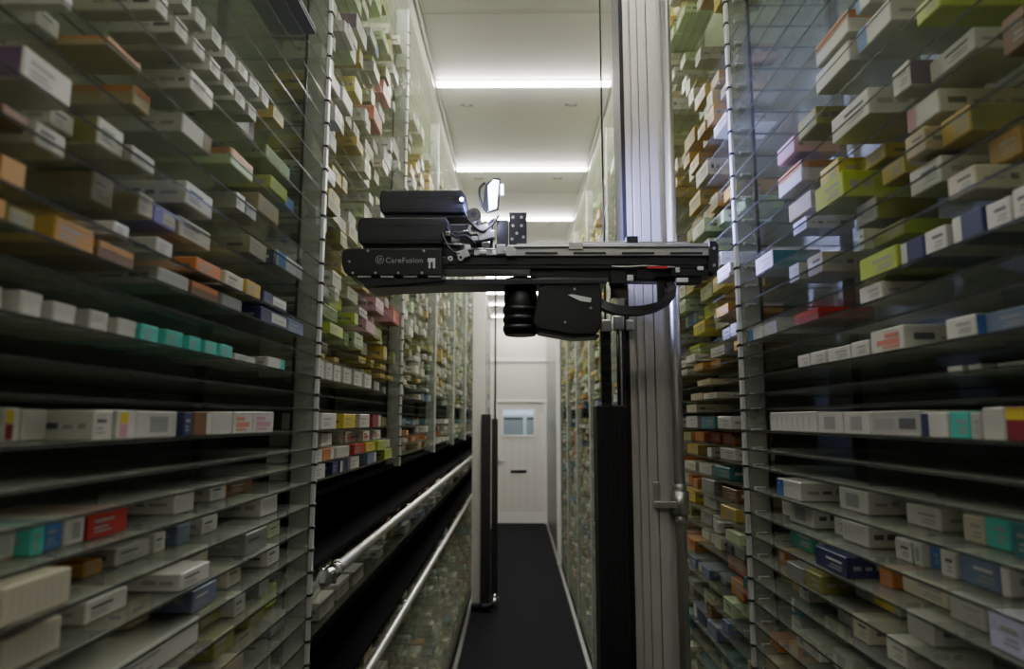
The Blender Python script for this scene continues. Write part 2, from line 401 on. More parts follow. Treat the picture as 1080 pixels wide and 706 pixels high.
# grey cabinet beyond the last right rack
t = thing('end_cabinet', 'tall grey panelled cabinet beyond the right racks beside the far door', 'cabinet', (XR, RPOSTS[-1], 0))
yl = YEND - .03 - RPOSTS[-1]
boxobj('carcass', (0.004, .03, .02), (DEPTH, yl, CEIL - .06), M_WEB, t)
for k in range(3):
    a = .03 + (yl - .03) * k / 3; b = .03 + (yl - .03) * (k + 1) / 3
    bm = new_bm(); add_box(bm, (-.012, a + .004, .06), (.003, b - .004, CEIL - .08), .002); d = obj('door', bm, principled('cabinet_grey', (.26, .28, .26), .35, .2, noise=.2, nscale=8), t)
boxobj('corner_post', (-.045, 0.004, .04), (.0, .029, CEIL - .06), M_FRAME, t)
# chrome rails along the two conveyor slots
for nm, zz, ya in (('upper', 1.312, 1.49), ('lower', 0.962, 1.455)):
    t = thing('conveyor_rail', 'chrome tube rail along the %s black conveyor slot in the left racks' % nm, 'rail', (XL, ya, zz))
    bm = new_bm(); add_tube(bm, [(.018, 0, 0), (.018, 2.5, 0), (.018, LPOSTS[6] - ya, 0)], .0135, 0, 16); obj('tube', bm, M_SATIN, t)
    for k in range(5):
        bm = new_bm(); y = .12 + 1.04 * k
        add_box(bm, (.001, y - .012, -.012), (.012, y + .012, .012), .002)
        obj('bracket', bm, M_ALU, t)
    bm = new_bm(); add_cyl(bm, (.018, -.012, 0), (.018, .05, 0), .0175); add_cyl(bm, (.018, .065, 0), (.018, .085, 0), .0165); add_box(bm, (.001, .0, -.02), (.012, .05, .018), .003)
    add_cyl(bm, (.012, .02, -.012), (.034, .02, -.012), .006)
    obj('end_fitting', bm, M_CHROME, t)

# ------------------------------------------------------------------ medicine cartons
PAL = {
 'white': (.53, .52, .48), 'pale grey': (.38, .38, .35), 'cream': (.50, .46, .35), 'tan': (.38, .30, .17), 'ochre': (.42, .30, .06), 'amber': (.42, .22, .035),
 'brown': (.16, .08, .035), 'orange': (.48, .17, .05), 'coral': (.56, .19, .13), 'red': (.42, .025, .02), 'maroon': (.22, .02, .035), 'pink': (.50, .25, .31),
 'olive': (.20, .20, .05), 'lime': (.36, .46, .05), 'pale green': (.42, .52, .30), 'dark green': (.03, .20, .13), 'teal': (.07, .46, .39), 'dark teal': (.04, .16, .18),
 'blue': (.05, .15, .40), 'violet': (.20, .18, .60), 'lavender': (.50, .48, .68), 'navy': (.025, .03, .10), 'slate': (.14, .18, .28), 'yellow': (.62, .48, .05), 'purple': (.14, .08, .15), 'grey': (.22, .22, .21)}
def cmat(c): return principled('carton_' + c.replace(' ', '_'), PAL[c], .45, noise=.07, nscale=18)
M_INK = principled('carton_ink', (.10, .10, .11), .6); M_INKL = principled('carton_ink_grey', (.30, .30, .29), .6); M_INKP = principled('carton_ink_pale', (.42, .41, .39), .6)
def carton_bm(bm, ox, oy, oz, s, w, d, h, col, style, rng, mats):
    """carton: local front face at x=0 looking along +s, body behind; y from 0..w; z 0..h. Flap seams, bands and print as inked areas."""
    def mi(m):
        if m not in mats: mats.append(m)
        return mats.index(m)
    body = cmat(col); b = mi(body)
    x0, x1 = sorted((0.0, -s * d))
    e = min(.0016, h * .08, w * .08)
    add_box(bm, (ox + x0, oy, oz), (ox + x1, oy + w, oz + h), e, b, 1)
    k = .0004
    fx_ = ox + s * k
    def fq(ya, yb, za, zb, m, lift=1.0):          # rectangle on the front face
        xx = ox + s * k * lift
        pts = [(xx, oy + ya * w, oz + za * h), (xx, oy + yb * w, oz + za * h), (xx, oy + yb * w, oz + zb * h), (xx, oy + ya * w, oz + zb * h)]
        if s < 0: pts.reverse()
        add_quad(bm, pts, mi(m))
    def sq(xa, xb, za, zb, m, lift=1.0):          # rectangle on the side that looks towards the camera end
        yy = oy - k * lift; xa, xb = ox - s * xa * d, ox - s * xb * d
        pts = [(xa, yy, oz + za * h), (xb, yy, oz + za * h), (xb, yy, oz + zb * h), (xa, yy, oz + zb * h)]
        if s > 0: pts.reverse()
        add_quad(bm, pts, mi(m))
    ink = M_INK if col not in ('navy', 'maroon', 'brown', 'purple', 'dark teal', 'dark green', 'blue', 'slate') else cmat('white')
    p = style
    if p.startswith('end:'): fq(.01, .30, .04, .96, cmat(p[4:]))
    elif p.startswith('far:'): fq(.70, .99, .04, .96, cmat(p[4:]))
    elif p.startswith('top:'): fq(.03, .97, .62, .97, cmat(p[4:])); sq(.02, .98, .62, .97, cmat(p[4:]))
    elif p.startswith('side:'): sq(.02, .98, .04, .96, cmat(p[5:]))
    elif p.startswith('label'): fq(.38, .95, .22, .86, cmat('white')); fq(.45, .85, .40, .48, M_INKL, 2)
    elif p.startswith('patch:'):
        cs = p[6:].split('/'); fq(.10, .55, .08, .52, cmat(cs[0])); fq(.10, .55, .55, .93, cmat(cs[-1]))
    elif p.startswith('print:'): 
        c = cmat(p[6:])
        fq(.12, .55, .60, .76, c); fq(.12, .80, .30, .52, c); fq(.12, .62, .14, .24, c)
    elif p == 'bars':
        for q in range(7): fq(.12 + q * .115, .15 + q * .115, .22, .78, M_INKP)
    elif p == 'square': fq(.30, .75, .20, .80, M_INKL)
    elif p == 'two': fq(.08, .40, .3, .7, ink); fq(.5, .9, .3, .7, M_INKL)
    if p in ('plain', 'text') or p.startswith('side:'):
        if h > .012 and w > .014:
            fq(.12, .62, .58, .70, ink if p == 'text' else M_INKL); fq(.12, .48, .36, .44, M_INKL); fq(.12, .56, .22, .29, M_INKL)
    if not p.startswith('side:') and not p.startswith('end:') and not p.startswith('top:'):
        n = rng.randint(2, 4); a = .10
        for q in range(n):
            b_ = a + rng.uniform(.08, .24); sq(a, min(b_, .95), .38, rng.uniform(.5, .66), M_INKL if rng.random() < .6 else ink); a = b_ + .06
            if a > .85: break
ORD = ['first', 'second', 'third', 'fourth', 'fifth', 'sixth', 'seventh', 'eighth', 'ninth', 'tenth', 'eleventh', 'twelfth', '13th', '14th', '15th', '16th', '17th', '18th', '19th', '20th', '21st', '22nd', '23rd', '24th', '25th', '26th', '27th', '28th', '29th', '30th']
class Slot(dict): pass
CART = {}      # (side, bay, level index) -> list of dicts
def posts(side): return LPOSTS if side == 'left' else RPOSTS
def bay_of(side, y):
    P = posts(side)
    for i in range(len(P) - 1):
        if P[i] <= y < P[i + 1]: return i
    return None
def in_gap(side, bay, zz): return side == 'left' and bay > 0 and any(a - .03 < zz < b + .004 for a, b in GAPS)
def head(side, bay, li):
    LEVELS = LV[side]
    zt = LEVELS[li + 1] if li + 1 < len(LEVELS) else CEIL - .06
    if side == 'left' and bay > 0:
        for a, b in GAPS:
            if LEVELS[li] < a < zt: zt = a - .012
    return zt - LEVELS[li] - GT - .003
def put(side, bay, li, y0, w, h, sb, col, style='text', d=None):
    CART.setdefault((side, bay, li), []).append(dict(y0=y0, w=w, h=h, sb=sb, col=col, style=style, d=d))
def spec(side, u0, u1, vt, vb, col, style='text', lev=None):
    LEVELS = LV[side]; s = 1 if side == 'left' else -1; X = XL if s > 0 else XR
    um = (u0 + u1) / 2.0
    best = None
    for li, zz in enumerate(LEVELS):
        zt = zz + GT / 2
        if lev is not None and abs(zz - lev) > .004: continue
        r = ray(um, vb)
        if abs(r[2]) < 1e-6: continue
        t = (zt - EYE) / r[2]
        if t <= 0: continue
        sbk = abs(t * r[0]) - abs(X)
        if lev is not None: best = (0, li, min(max(sbk, .006), .06)); break
        if (t * r[0]) * X < 0: continue
        if -.02 < sbk < .13:
            c = abs(sbk - .03)
            if best is None or c < best[0]: best = (c, li, min(max(sbk, .006), .075))
    if best is None:
        zz = on_x(um, vb, X)[2]
        li = min(range(len(LEVELS)), key=lambda k: abs(LEVELS[k] - zz)); best = (9, li, .02)
    _, li, sb = best
    xf = X - s * sb
    ya = on_x(u0, vb, xf)[1]; yb = on_x(u1, vb, xf)[1]; ya, yb = min(ya, yb), max(ya, yb)
    h = on_x(um, vt, xf)[2] - on_x(um, vb, xf)[2]
    bay = bay_of(side, (ya + yb) / 2)
    if bay is None or in_gap(side, bay, LEVELS[li]): return
    put(side, bay, li, ya, yb - ya, h, sb, col, style)

# what stands on the nearest left rack
for a in [
 (38,63,13,35,'pale grey'),(66,76,-6,6,'white'),(22,76,60,96,'white','side:purple'),(86,101,62,76,'olive','plain'),(112,150,52,60,'tan','top:orange'),(140,158,95,117,'tan','top:orange'),
 (102,130,130,160,'white','side:olive'),(53,78,116,138,'white'),(2,30,114,127,'brown','top:orange'),
 (165,177,-6,17,'white'),(192,201,-6,9,'white'),(185,198,22,41,'white'),(206,217,12,28,'white'),(204,216,44,60,'white'),(223,233,33,47,'white'),(221,232,64,79,'white'),(237,248,53,66,'white'),(236,246,83,95,'white'),
 (251,261,69,81,'white'),(263,273,85,97,'white'),(276,283,99,111,'white'),(248,258,98,111,'white'),(262,270,112,125,'pale grey'),(275,281,125,140,'pink'),(288,299,117,130,'ochre','plain'),
 (200,225,84,105,'white'),(245,268,116,138,'white','far:purple'),(191,223,131,152,'white','far:brown'),
 (218,238,163,183,'white'),(195,224,199,223,'white'),(162,185,222,240,'violet','label'),(188,222,236,257,'white'),(249,258,205,222,'white','side:pale grey'),(259,270,216,230,'grey'),
 (243,267,165,183,'pale green','top:orange'),(285,303,192,206,'lime','plain'),(280,306,164,179,'pale green','plain'),(298,310,208,219,'blue','plain'),(272,294,211,230,'tan','plain'),
 (263,281,253,272,'cream','plain'),(283,291,262,277,'navy'),(292,319,272,288,'white','end:blue'),(207,233,270,286,'orange','plain'),(238,257,283,299,'cream'),(260,275,290,307,'ochre','plain'),
 (278,303,299,312,'navy','label',1.848),(275,303,321,338,'navy','label',1.815),(166,199,287,305,'pale grey','bars',1.815),(201,230,301,317,'brown','top:orange',1.815),(233,255,313,328,'grey','bars',1.815),
 (0,26,163,192,'amber','side:amber'),(36,69,135,160,'white'),(96,119,182,216,'cream','side:tan'),(146,161,205,229,'cream','side:tan'),(138,163,160,178,'pale grey','plain'),
 (57,100,225,252,'amber','side:ochre',1.815),(103,142,249,269,'brown','top:amber',1.815),(8,37,215,235,'olive','side:olive',1.815),(-14,5,206,229,'amber','plain',1.815),
 (120,136,236,252,'white','plain',1.848),(165,182,250,268,'pale grey','plain',1.848),(304,320,330,345,'slate','plain',1.815),
 # white and teal row
 (14,43,307,336,'white','top:white',1.740),(55,79,320,344,'white','top:white',1.740),(94,113,328,352,'white','top:white',1.740),(124,143,337,358,'white','top:white',1.740),(148,167,343,362,'teal','plain',1.740),(174,193,349,368,'teal','plain',1.740),
 (196,211,355,371,'teal','plain',1.740),(216,228,360,374,'teal','plain',1.740),(232,245,364,378,'teal','plain',1.740),(248,269,375,384,'white','plain',1.740),(283,300,378,390,'white','far:teal',1.740),(-20,2,300,332,'white','plain',1.740),
 # eye-level row
 (2,20,430,467,'white','patch:maroon/yellow',1.626),(21,48,432,466,'white','bars',1.626),(49,75,432,466,'white','two',1.626),(76,95,432,465,'white','far:pink',1.626),(96,118,433,465,'white','text',1.626),(119,142,433,464,'white','patch:pink/yellow',1.626),(143,186,434,462,'white','square',1.626),(188,203,435,461,'navy','plain',1.626),(204,222,435,460,'brown','far:white',1.626),(223,244,435,459,'white','bars',1.626),(246,266,436,459,'white','print:coral',1.626),(267,288,436,458,'white','print:pink',1.626),
 # lower rows
 (-12,15,560,592,'pale grey','square'),(16,46,556,588,'teal','plain'),(47,64,551,580,'blue','plain'),(65,88,546,575,'white','square'),(90,133,538,566,'red','side:maroon'),
 (184,204,518,541,'white','bars'),(222,238,510,528,'white'),(241,266,506,521,'brown','side:orange'),(267,276,503,519,'coral','plain'),(275,292,524,543,'white','bars'),
 (213,229,545,562,'white'),(163,174,562,582,'white'),(221,235,575,596,'white'),(259,281,560,582,'grey'),(192,219,580,597,'cream'),(282,294,577,595,'white'),(240,254,597,617,'cream'),(280,291,615,640,'lime','plain'),
 (122,157,574,592,'pale grey'),(88,107,592,607,'amber','plain'),(135,158,628,645,'white','far:blue'),(90,133,628,650,'white'),(76,86,618,650,'navy','plain'),(0,72,616,655,'cream','bars'),(0,62,664,700,'cream','bars'),(76,206,692,724,'white','plain'),
 (210,232,640,660,'olive'),(236,258,632,652,'pale grey'),(262,278,640,658,'olive'),(225,246,668,690,'olive','plain'),(250,268,664,682,'tan'),(284,300,650,668,'grey'),(190,220,600,618,'white'),
 ]: spec('left', *a)
# what stands on the nearest right rack
for a in [
 (860,896,28,53,'white','top:orange'),(860,897,60,82,'white','top:white'),(904,941,14,40,'white','far:blue'),(903,917,-6,10,'white','far:blue'),(877,918,108,136,'white'),(942,961,68,97,'white','side:purple'),
 (980,1030,46,70,'white'),(957,992,104,130,'white','far:pink'),(955,990,134,160,'tan'),(993,1025,118,147,'ochre','side:olive'),(1043,1078,140,170,'amber','side:amber'),(966,992,-4,18,'lime','plain'),(1058,1085,10,52,'brown','plain'),
 (960,994,172,200,'white'),(865,902,166,188,'yellow','plain'),(860,890,188,216,'lime','plain'),(821,846,178,200,'white','top:orange'),(821,831,212,232,'white'),(832,856,208,227,'tan','plain'),(837,851,232,245,'lavender','plain'),
 (904,925,212,236,'pale grey','side:olive'),(906,919,240,262,'white'),(921,955,238,254,'olive','side:lime'),(907,950,265,291,'lime','side:lime',1.848),(951,975,252,279,'navy','far:white'),(976,999,240,266,'white'),(1006,1038,222,252,'navy','far:white'),(1040,1066,202,231,'white'),
 (797,815,262,285,'white','side:dark teal'),(833,843,279,297,'pale grey','plain'),(852,868,268,290,'cream'),(836,862,297,310,'maroon','top:red',1.815),(790,803,320,338,'white','far:blue',1.815),(805,818,318,334,'pale grey','plain',1.815),(906,930,288,306,'white','plain',1.815),
 (1000,1030,180,206,'cream'),(930,955,170,190,'ochre','plain'),(1068,1085,186,220,'white'),(820,838,150,168,'pink','plain'),(842,862,120,140,'olive','plain'),(905,935,160,176,'ochre','plain'),
 # row above the slot
 (842,854,374,387,'white','plain',1.740),(855,872,370,384,'white','plain',1.740),(873,897,366,381,'white','plain',1.740),(898,916,360,377,'white','plain',1.740),(919,954,345,370,'white','print:coral',1.740),(998,1036,333,356,'white','side:blue',1.740),(1040,1085,326,350,'slate','side:blue',1.740),
 (1000,1020,388,395,'white','plain',1.703),(1022,1048,386,393,'white','plain',1.703),(1052,1085,383,392,'white','plain',1.703),
 # eye-level row
 (813,862,437,458,'white','bars',1.626),(864,890,437,459,'white','square',1.626),(891,919,436,460,'white','square',1.626),(920,972,436,463,'pale grey','two',1.626),(973,1001,437,464,'white','far:navy',1.626),(1003,1024,437,466,'teal','plain',1.626),(1025,1037,437,466,'pale grey','plain',1.626),(1038,1061,434,469,'white','bars',1.626),(1063,1085,433,470,'maroon','top:yellow',1.626),
 # lower rows
 (820,845,507,526,'white','far:blue',1.501),(833,858,532,554,'white','square',1.451),(886,916,517,540,'white','square',1.501),(957,992,534,556,'white','plain',1.501),(1017,1039,545,573,'cream','plain',1.501),(1041,1066,546,580,'teal','plain',1.501),(1069,1085,552,590,'dark teal','plain',1.501),
 (889,916,552,574,'white','bars',1.451),(945,963,570,592,'white','text',1.451),(965,981,575,598,'white','square',1.451),(983,992,578,600,'blue','plain',1.451),(993,1011,582,610,'white','text',1.451),(1014,1054,590,620,'slate','text',1.451),(1057,1066,598,630,'white','plain'),
 (834,857,558,580,'dark green','plain',1.4055),(903,948,612,640,'pale grey','patch:yellow/pink'),(953,1000,612,634,'cream','plain'),(861,893,587,608,'navy','text',1.4055),(1003,1040,632,660,'pale grey','plain'),(850,872,610,628,'olive','plain'),(884,902,640,660,'grey'),(958,985,650,676,'pale grey','bars'),(1045,1080,650,690,'lavender','plain'),(830,848,600,615,'grey','plain'),(900,928,672,694,'slate','plain'),(936,956,676,700,'white','plain'),
 ]: spec('right', *a)
# second racks
for a in [
 (336,357,438,455,'white','plain',1.626),(358,378,439,454,'yellow','plain',1.626),(379,390,439,453,'white','plain',1.626),(391,403,439,452,'maroon','far:white',1.626),(335,347,456,468,'maroon','plain',1.588),(348,362,456,468,'white','print:red',1.588),(363,377,455,466,'white','print:red',1.588),(378,391,455,465,'white','print:red',1.588),(392,402,454,463,'white','print:coral',1.588),
 (337,342,350,372,'white','plain',1.740),(345,351,353,374,'white','plain',1.740),(353,360,357,376,'white','plain',1.740),(363,371,360,380,'white','plain',1.740),(374,382,363,382,'white','plain',1.740),(385,392,367,385,'white','plain',1.740),
 (331,339,484,500,'white','plain',1.556),(340,351,483,498,'orange','far:white',1.556),(352,370,481,496,'white','bars',1.556),(373,384,479,491,'red','plain',1.556),(385,396,478,489,'yellow','plain',1.556),(397,408,476,487,'lime','plain',1.556),
 (331,342,505,520,'white','plain',1.519),(350,356,503,516,'navy','plain',1.519),(358,366,502,514,'navy','end:white',1.519),(369,378,499,511,'white','plain',1.519),(380,402,495,507,'slate','far:white',1.519),(405,413,492,502,'lime','plain',1.519),
 (393,404,118,134,'coral','side:coral'),(404,412,92,106,'coral','plain'),(374,382,86,104,'yellow','plain'),(413,422,150,164,'white','plain'),(376,387,24,42,'white','side:purple'),(390,400,38,52,'white','far:blue'),(404,413,160,174,'pale grey','plain'),(385,394,150,168,'cream','plain'),
 (345,362,310,326,'lime','plain'),(341,357,322,338,'pale green','plain'),(348,362,338,350,'lime','plain'),(411,424,326,342,'red','side:pink'),(392,408,316,330,'pink','plain'),(383,398,340,352,'pink','plain'),(365,378,328,340,'lime','plain'),(363,380,305,318,'cream','plain'),(392,404,346,358,'olive','plain'),
 (337,352,626,648,'white','plain'),(356,368,606,628,'white','plain'),(372,384,598,614,'pale grey','plain'),
 ]: spec('left', *a)
for a in [
 (722,738,428,442,'cream','plain',1.671),(720,770,390,396,'tan','plain',1.740),(741,757,414,420,'cream','plain',1.703),(728,742,414,421,'tan','plain',1.703),
 (722,738,440,452,'pale grey','plain',1.626),(739,755,440,452,'dark teal','plain',1.626),(757,771,440,453,'white','plain',1.626),(720,731,456,464,'tan','plain',1.588),(733,744,456,465,'orange','plain',1.588),(745,762,456,466,'red','side:orange',1.588),(763,772,456,466,'coral','plain',1.588),
 (756,780,473,485,'white','plain',1.556),(722,740,473,482,'ochre','plain',1.556),(722,734,486,494,'cream','plain',1.519),(736,752,487,497,'pale grey','plain',1.519),(754,770,489,501,'dark teal','plain',1.519),
 (722,734,516,528,'yellow','plain'),(760,776,535,548,'ochre','plain'),(738,756,506,520,'grey','plain'),(772,784,605,630,'orange','side:red'),(768,784,585,604,'coral','plain'),(732,744,634,656,'navy','far:white'),(742,756,520,536,'pale grey','plain'),
 (728,748,340,352,'yellow','plain'),(754,770,336,350,'white','top:red'),(722,735,330,344,'blue','far:white'),(740,760,320,334,'lime','plain'),(722,745,364,376,'lime','plain'),(745,770,362,376,'white','plain'),(752,764,290,306,'yellow','plain'),(735,756,300,316,'olive','plain'),
 (724,760,170,190,'white','plain'),(720,735,140,156,'ochre','plain'),(722,745,205,222,'ochre','plain'),(728,746,235,250,'pale green','plain'),
 ]: spec('right', *a)
# thinner stock on the remaining levels (second racks and further down the aisle)
rf = random.Random(21)
HI_L = ['pale green', 'olive', 'white', 'white', 'cream', 'pale grey', 'pale green', 'cream', 'pale grey', 'white', 'ochre', 'white']
HI_R = ['ochre', 'olive', 'pale green', 'yellow', 'white', 'cream', 'pale green', 'tan', 'pale grey', 'amber', 'white']
LO = ['white', 'pale grey', 'white', 'cream', 'slate', 'grey', 'tan', 'olive', 'brown', 'white', 'dark teal', 'pale green', 'cream', 'white', 'orange']
for side in ('left', 'right'):
    P = posts(side)
    for li, zz in enumerate(LV[side]):          # loose stock low down on the nearest racks
        if not (.85 < zz < 1.53): continue
        y = P[0] + .1 + rf.random() * .06; run = rf.choice(LO)
        while y < P[1] - .06:
            w = rf.uniform(.03, .075); run = rf.choice(LO) if rf.random() < .6 else run
            if rf.random() < .55 and not any(b['y0'] - .004 < y + w and y < b['y0'] + b['w'] + .004 for b in CART.get((side, 0, li), [])):
                put(side, 0, li, y, w, head(side, 0, li) * rf.uniform(.6, .95), rf.uniform(.015, .07), run, rf.choice(['text', 'bars', 'square', 'plain', 'far:white']))
            y += w + rf.uniform(.004, .03)
    for bay in range(1, len(P) - 1):
        for li, zz in enumerate(LV[side]):
            if zz > 3.1 or in_gap(side, bay, zz) or zz < .15: continue
            if 1.64 < zz < 1.73: continue
            if side == 'left' and zz < 1.33 and bay > 6: continue
            hh = head(side, bay, li)
            if hh < .014: continue
            dens = (.62 if zz < 2.25 else .46) if zz > 1.75 else .58
            if side == 'left' and .2 < zz < .96: dens = .30
            if side == 'left' and 1.15 < zz < 1.33: dens = .35
            pal = (HI_L if side == 'left' else HI_R) if zz > 1.75 else LO
            y = P[bay] + .02 + rf.random() * .08; yend = min(P[bay + 1], YEND - .03) - .03
            run = rf.choice(pal)
            while y < yend:
                w = rf.uniform(.035, .11)
                if y + w > yend: break
                if rf.random() < .45: run = rf.choice(pal)
                if rf.random() < dens:
                    clash = any(b['y0'] - .004 < y + w and y < b['y0'] + b['w'] + .004 for b in CART.get((side, bay, li), []))
                    if not clash: put(side, bay, li, y, w, hh * rf.uniform(.55, .95), rf.uniform(.008, .05), run, rf.choice(['text', 'plain', 'plain', 'far:white']))
                y += w + rf.uniform(.003, .02)
# settle each shelf: no overlaps, nothing taller than the gap above it
ALL = []
for (side, bay, li), L in CART.items():
    P = posts(side); L.sort(key=lambda b: b['y0'])
    hh = head(side, bay, li); end = P[bay] + .012
    top = min(P[bay + 1], YEND - .03) - .014
    for b in L:
        if b['w'] > .12 and bay > 0: b['y0'] += (b['w'] - .12) / 2; b['w'] = .12
        y1 = min(b['y0'] + b['w'], top); y0 = max(b['y0'], end + .002)
        if y1 - y0 < .009: continue
        b['y0'] = y0; b['w'] = y1 - y0; b['h'] = max(.010, min(b['h'], hh)); end = y1
        if b['d'] is None: b['d'] = min(DEPTH - b['sb'] - .02, rf.uniform(.085, .135))
        b.update(side=side, bay=bay, li=li)
        yc = y0 + b['w'] / 2
        # apparent size
        px = (701 / max(yc, .3)) ** 2 * b['h'] * b['w'] * (abs(XL) / yc + .25)
        vis = 1.0 if abs(XL) / y0 < .80 and abs(LV[side][li] - EYE) / y0 < .72 else .0
        b['px'] = px * vis
        ALL.append(b)
ALL.sort(key=lambda b: -b['px'])
ONE, REST = ALL[:300], ALL[300:]
for b in ONE: b['one'] = True
AB = {k for k in range(len(LEVELS)) if LEVELS[k] > EYE}
up_lv = sorted(AB); dn_lv = sorted(set(range(len(LEVELS))) - AB, reverse=True)
def shelf_words(li):
    if li in AB: return '%s shelf above eye level' % ORD[up_lv.index(li)]
    return '%s shelf below eye level' % ORD[dn_lv.index(li)]
STYLEW = {'label': 'with white label', 'bars': 'with barred print', 'square': 'with grey print', 'two': 'with two prints'}
def style_words(b):
    p = b['style']
    if p in STYLEW: return ' ' + STYLEW[p]
    for k, w in (('end:', ' with %s end'), ('far:', ' with %s end'), ('top:', ' with %s top'), ('side:', ' with %s side'), ('print:', ' with %s print'), ('patch:', ' with %s patch')):
        if p.startswith(k):
            c = p[len(k):].split('/')[-1]
            return '' if c == b['col'] else w % c
    return ''
for key, L in CART.items():
    side, bay, li = key
    Ls = sorted([b for b in L if 'px' in b], key=lambda b: b['y0'])
    for q, b in enumerate(Ls):
        if not b.get('one'): continue
        rack = ('near' if bay == 0 else NUM[bay]) + ' ' + side + ' rack'
        pos = '%s along %s, %s' % (ORD[q], shelf_words(li), rack)
        lab = '%s carton%s, %s' % (b['col'], style_words(b), pos)
        if len(lab.split()) > 16: lab = '%s carton, %s' % (b['col'], pos)
        X = XL if side == 'left' else XR; s = 1 if side == 'left' else -1
        bm = new_bm(); mats = []
        carton_bm(bm, 0, 0, 0, s, b['w'], b['d'], b['h'], b['col'], b['style'], rf, mats)
        o = obj('medicine_carton', bm, mats, None, (X - s * b['sb'], b['y0'], LV[side][li] + GT / 2 + .0002))
        tag(o, lab, 'medicine box', 'medicine cartons in the %s %s rack' % ('near' if bay == 0 else NUM[bay], side))
bm = Bulk(); mats = []
for b in REST:
    s = 1 if b['side'] == 'left' else -1; X = XL if s > 0 else XR
    st = b['style'] if b['px'] > 12 else 'none'
    if st == 'none': 
        m = cmat(b['col'])
        if m not in mats: mats.append(m)
        x0, x1 = sorted((X - s * b['sb'], X - s * (b['sb'] + b['d']))); zz = LV[b['side']][b['li']] + GT / 2 + .0002
        add_box(bm, (x0, b['y0'], zz), (x1, b['y0'] + b['w'], zz + b['h']), 0, mats.index(m))
    else: carton_bm(bm, X - s * b['sb'], b['y0'], LV[b['side']][b['li']] + GT / 2 + .0002, s, b['w'], b['d'], b['h'], b['col'], st, rf, mats)
me = bpy.data.meshes.new('medicine_cartons'); me.from_pydata(bm.v, [], bm.f)
for m in mats: me.materials.append(m)
me.polygons.foreach_set('material_index', bm.m); me.update()
o = bpy.data.objects.new('medicine_cartons', me); COL.objects.link(o); o['kind'] = 'stuff'
tag(o, 'many small medicine cartons filling the racks further down the aisle', 'medicine boxes')
print('CARTONS', len(ONE), len(REST))

# ------------------------------------------------------------------ picking robot (crosswise in the aisle)
RY = 1.50
def W(u, v, y=RY):
    p = on_y(u, v, y); return p[0], p[2]
rb = thing('picking_robot', 'black picking robot head reaching crosswise across the aisle at head height', 'robot', (0, RY, 1.975))
def rpart(name, bm, mats, parent=None):
    o = obj(name, bm, mats, rb if parent is None else parent)
    if parent is None: o.matrix_parent_inverse = Matrix.Translation((0, -RY, -1.975))
    return o
def zbox(bm, u0, v0, u1, v1, ya, yb, bev=.002, mi=0):
    xa, za = W(u0, v1, (ya)); xb, zb = W(u1, v0, (ya))
    add_box(bm, (min(xa, xb), ya, za), (max(xa, xb), yb, zb), bev, mi)
def zpoly(bm, pts, ya, yb, mi=0, bev=0.0):
    add_prism(bm, [W(u, v, ya) for u, v in pts], 'y', ya, yb, mi, bev)
# front plate with the emblem and the lettering
bm = new_bm(); zpoly(bm, [(366, 262), (466, 262), (466, 291), (368, 291), (363, 287), (360, 278), (360, 267), (362, 263.5)], RY - .012, RY + .10, 0, .003)
plate = rpart('front_plate', bm, M_BLACK)
def sub(name, bm, mats, parent): return obj(name, bm, mats, parent)
yy = RY - .0125
cx, cz = W(400.5, 274, yy)
bm = new_bm()
N = 40
for (r0, r1) in ((.0082, .0098),):
    for k in range(N):
        if 3 <= k <= 4: continue
        a0, a1 = 2 * PI * k / N, 2 * PI * (k + 1) / N
        add_quad(bm, [(cx + r1 * math.cos(a0), yy, cz + r1 * math.sin(a0)), (cx + r0 * math.cos(a0), yy, cz + r0 * math.sin(a0)), (cx + r0 * math.cos(a1), yy, cz + r0 * math.sin(a1)), (cx + r1 * math.cos(a1), yy, cz + r1 * math.sin(a1))], 0)
for (dx, dz, w, h) in ((-.0042, .0005, .0016, .009), (.001, .0015, .0016, .007), (-.0008, -.0038, .0052, .0016), (.0036, .001, .0016, .006)):
    add_box(bm, (cx + dx - w / 2, yy - .0002, cz + dz - h / 2), (cx + dx + w / 2, yy + .0004, cz + dz + h / 2))
sub('emblem', bm, M_PRINT, plate)
cu = bpy.data.curves.new('lettering_curve', 'FONT'); cu.body = 'CareFusion'; cu.size = .0178; cu.extrude = .0002; cu.space_character = 1.05
tmp = bpy.data.objects.new('lettering_tmp', cu); COL.objects.link(tmp)
bpy.context.view_layer.update()
me = bpy.data.meshes.new_from_object(tmp.evaluated_get(bpy.context.evaluated_depsgraph_get()))
bpy.data.objects.remove(tmp); bpy.data.curves.remove(cu)
me.materials.clear(); me.materials.append(M_PRINT)
tx, tz = W(406.5, 277.3, yy)
me.transform(Matrix.Translation((tx, yy, tz)) @ Matrix.Rotation(PI / 2, 4, 'X'))
lt = bpy.data.objects.new('lettering', me); COL.objects.link(lt); lt.parent = plate
for (u, v) in ((368.5, 276), (388, 261.8 + 3), (447, 264.8), (372, 288), (396, 288), (420, 288), (445, 288)):
    x, zz = W(u, v, yy); bm = new_bm(); add_cyl(bm, (x, yy - .002, zz), (x, yy + .001, zz), .0028, 0, 12); sub('screw', bm, M_ALU, plate)
bm = new_bm()
for a, b in ((452, 458), (455, 457.5)):
    pass
zbox(bm, 451, 272.5, 459, 276.5, yy - .001, yy + .001, 0); zbox(bm, 452, 276, 454, 283, yy - .001, yy + .001, 0); zbox(bm, 456.5, 276, 459, 283, yy - .001, yy + .001, 0)
sub('sticker', bm, M_WHITEP, plate)
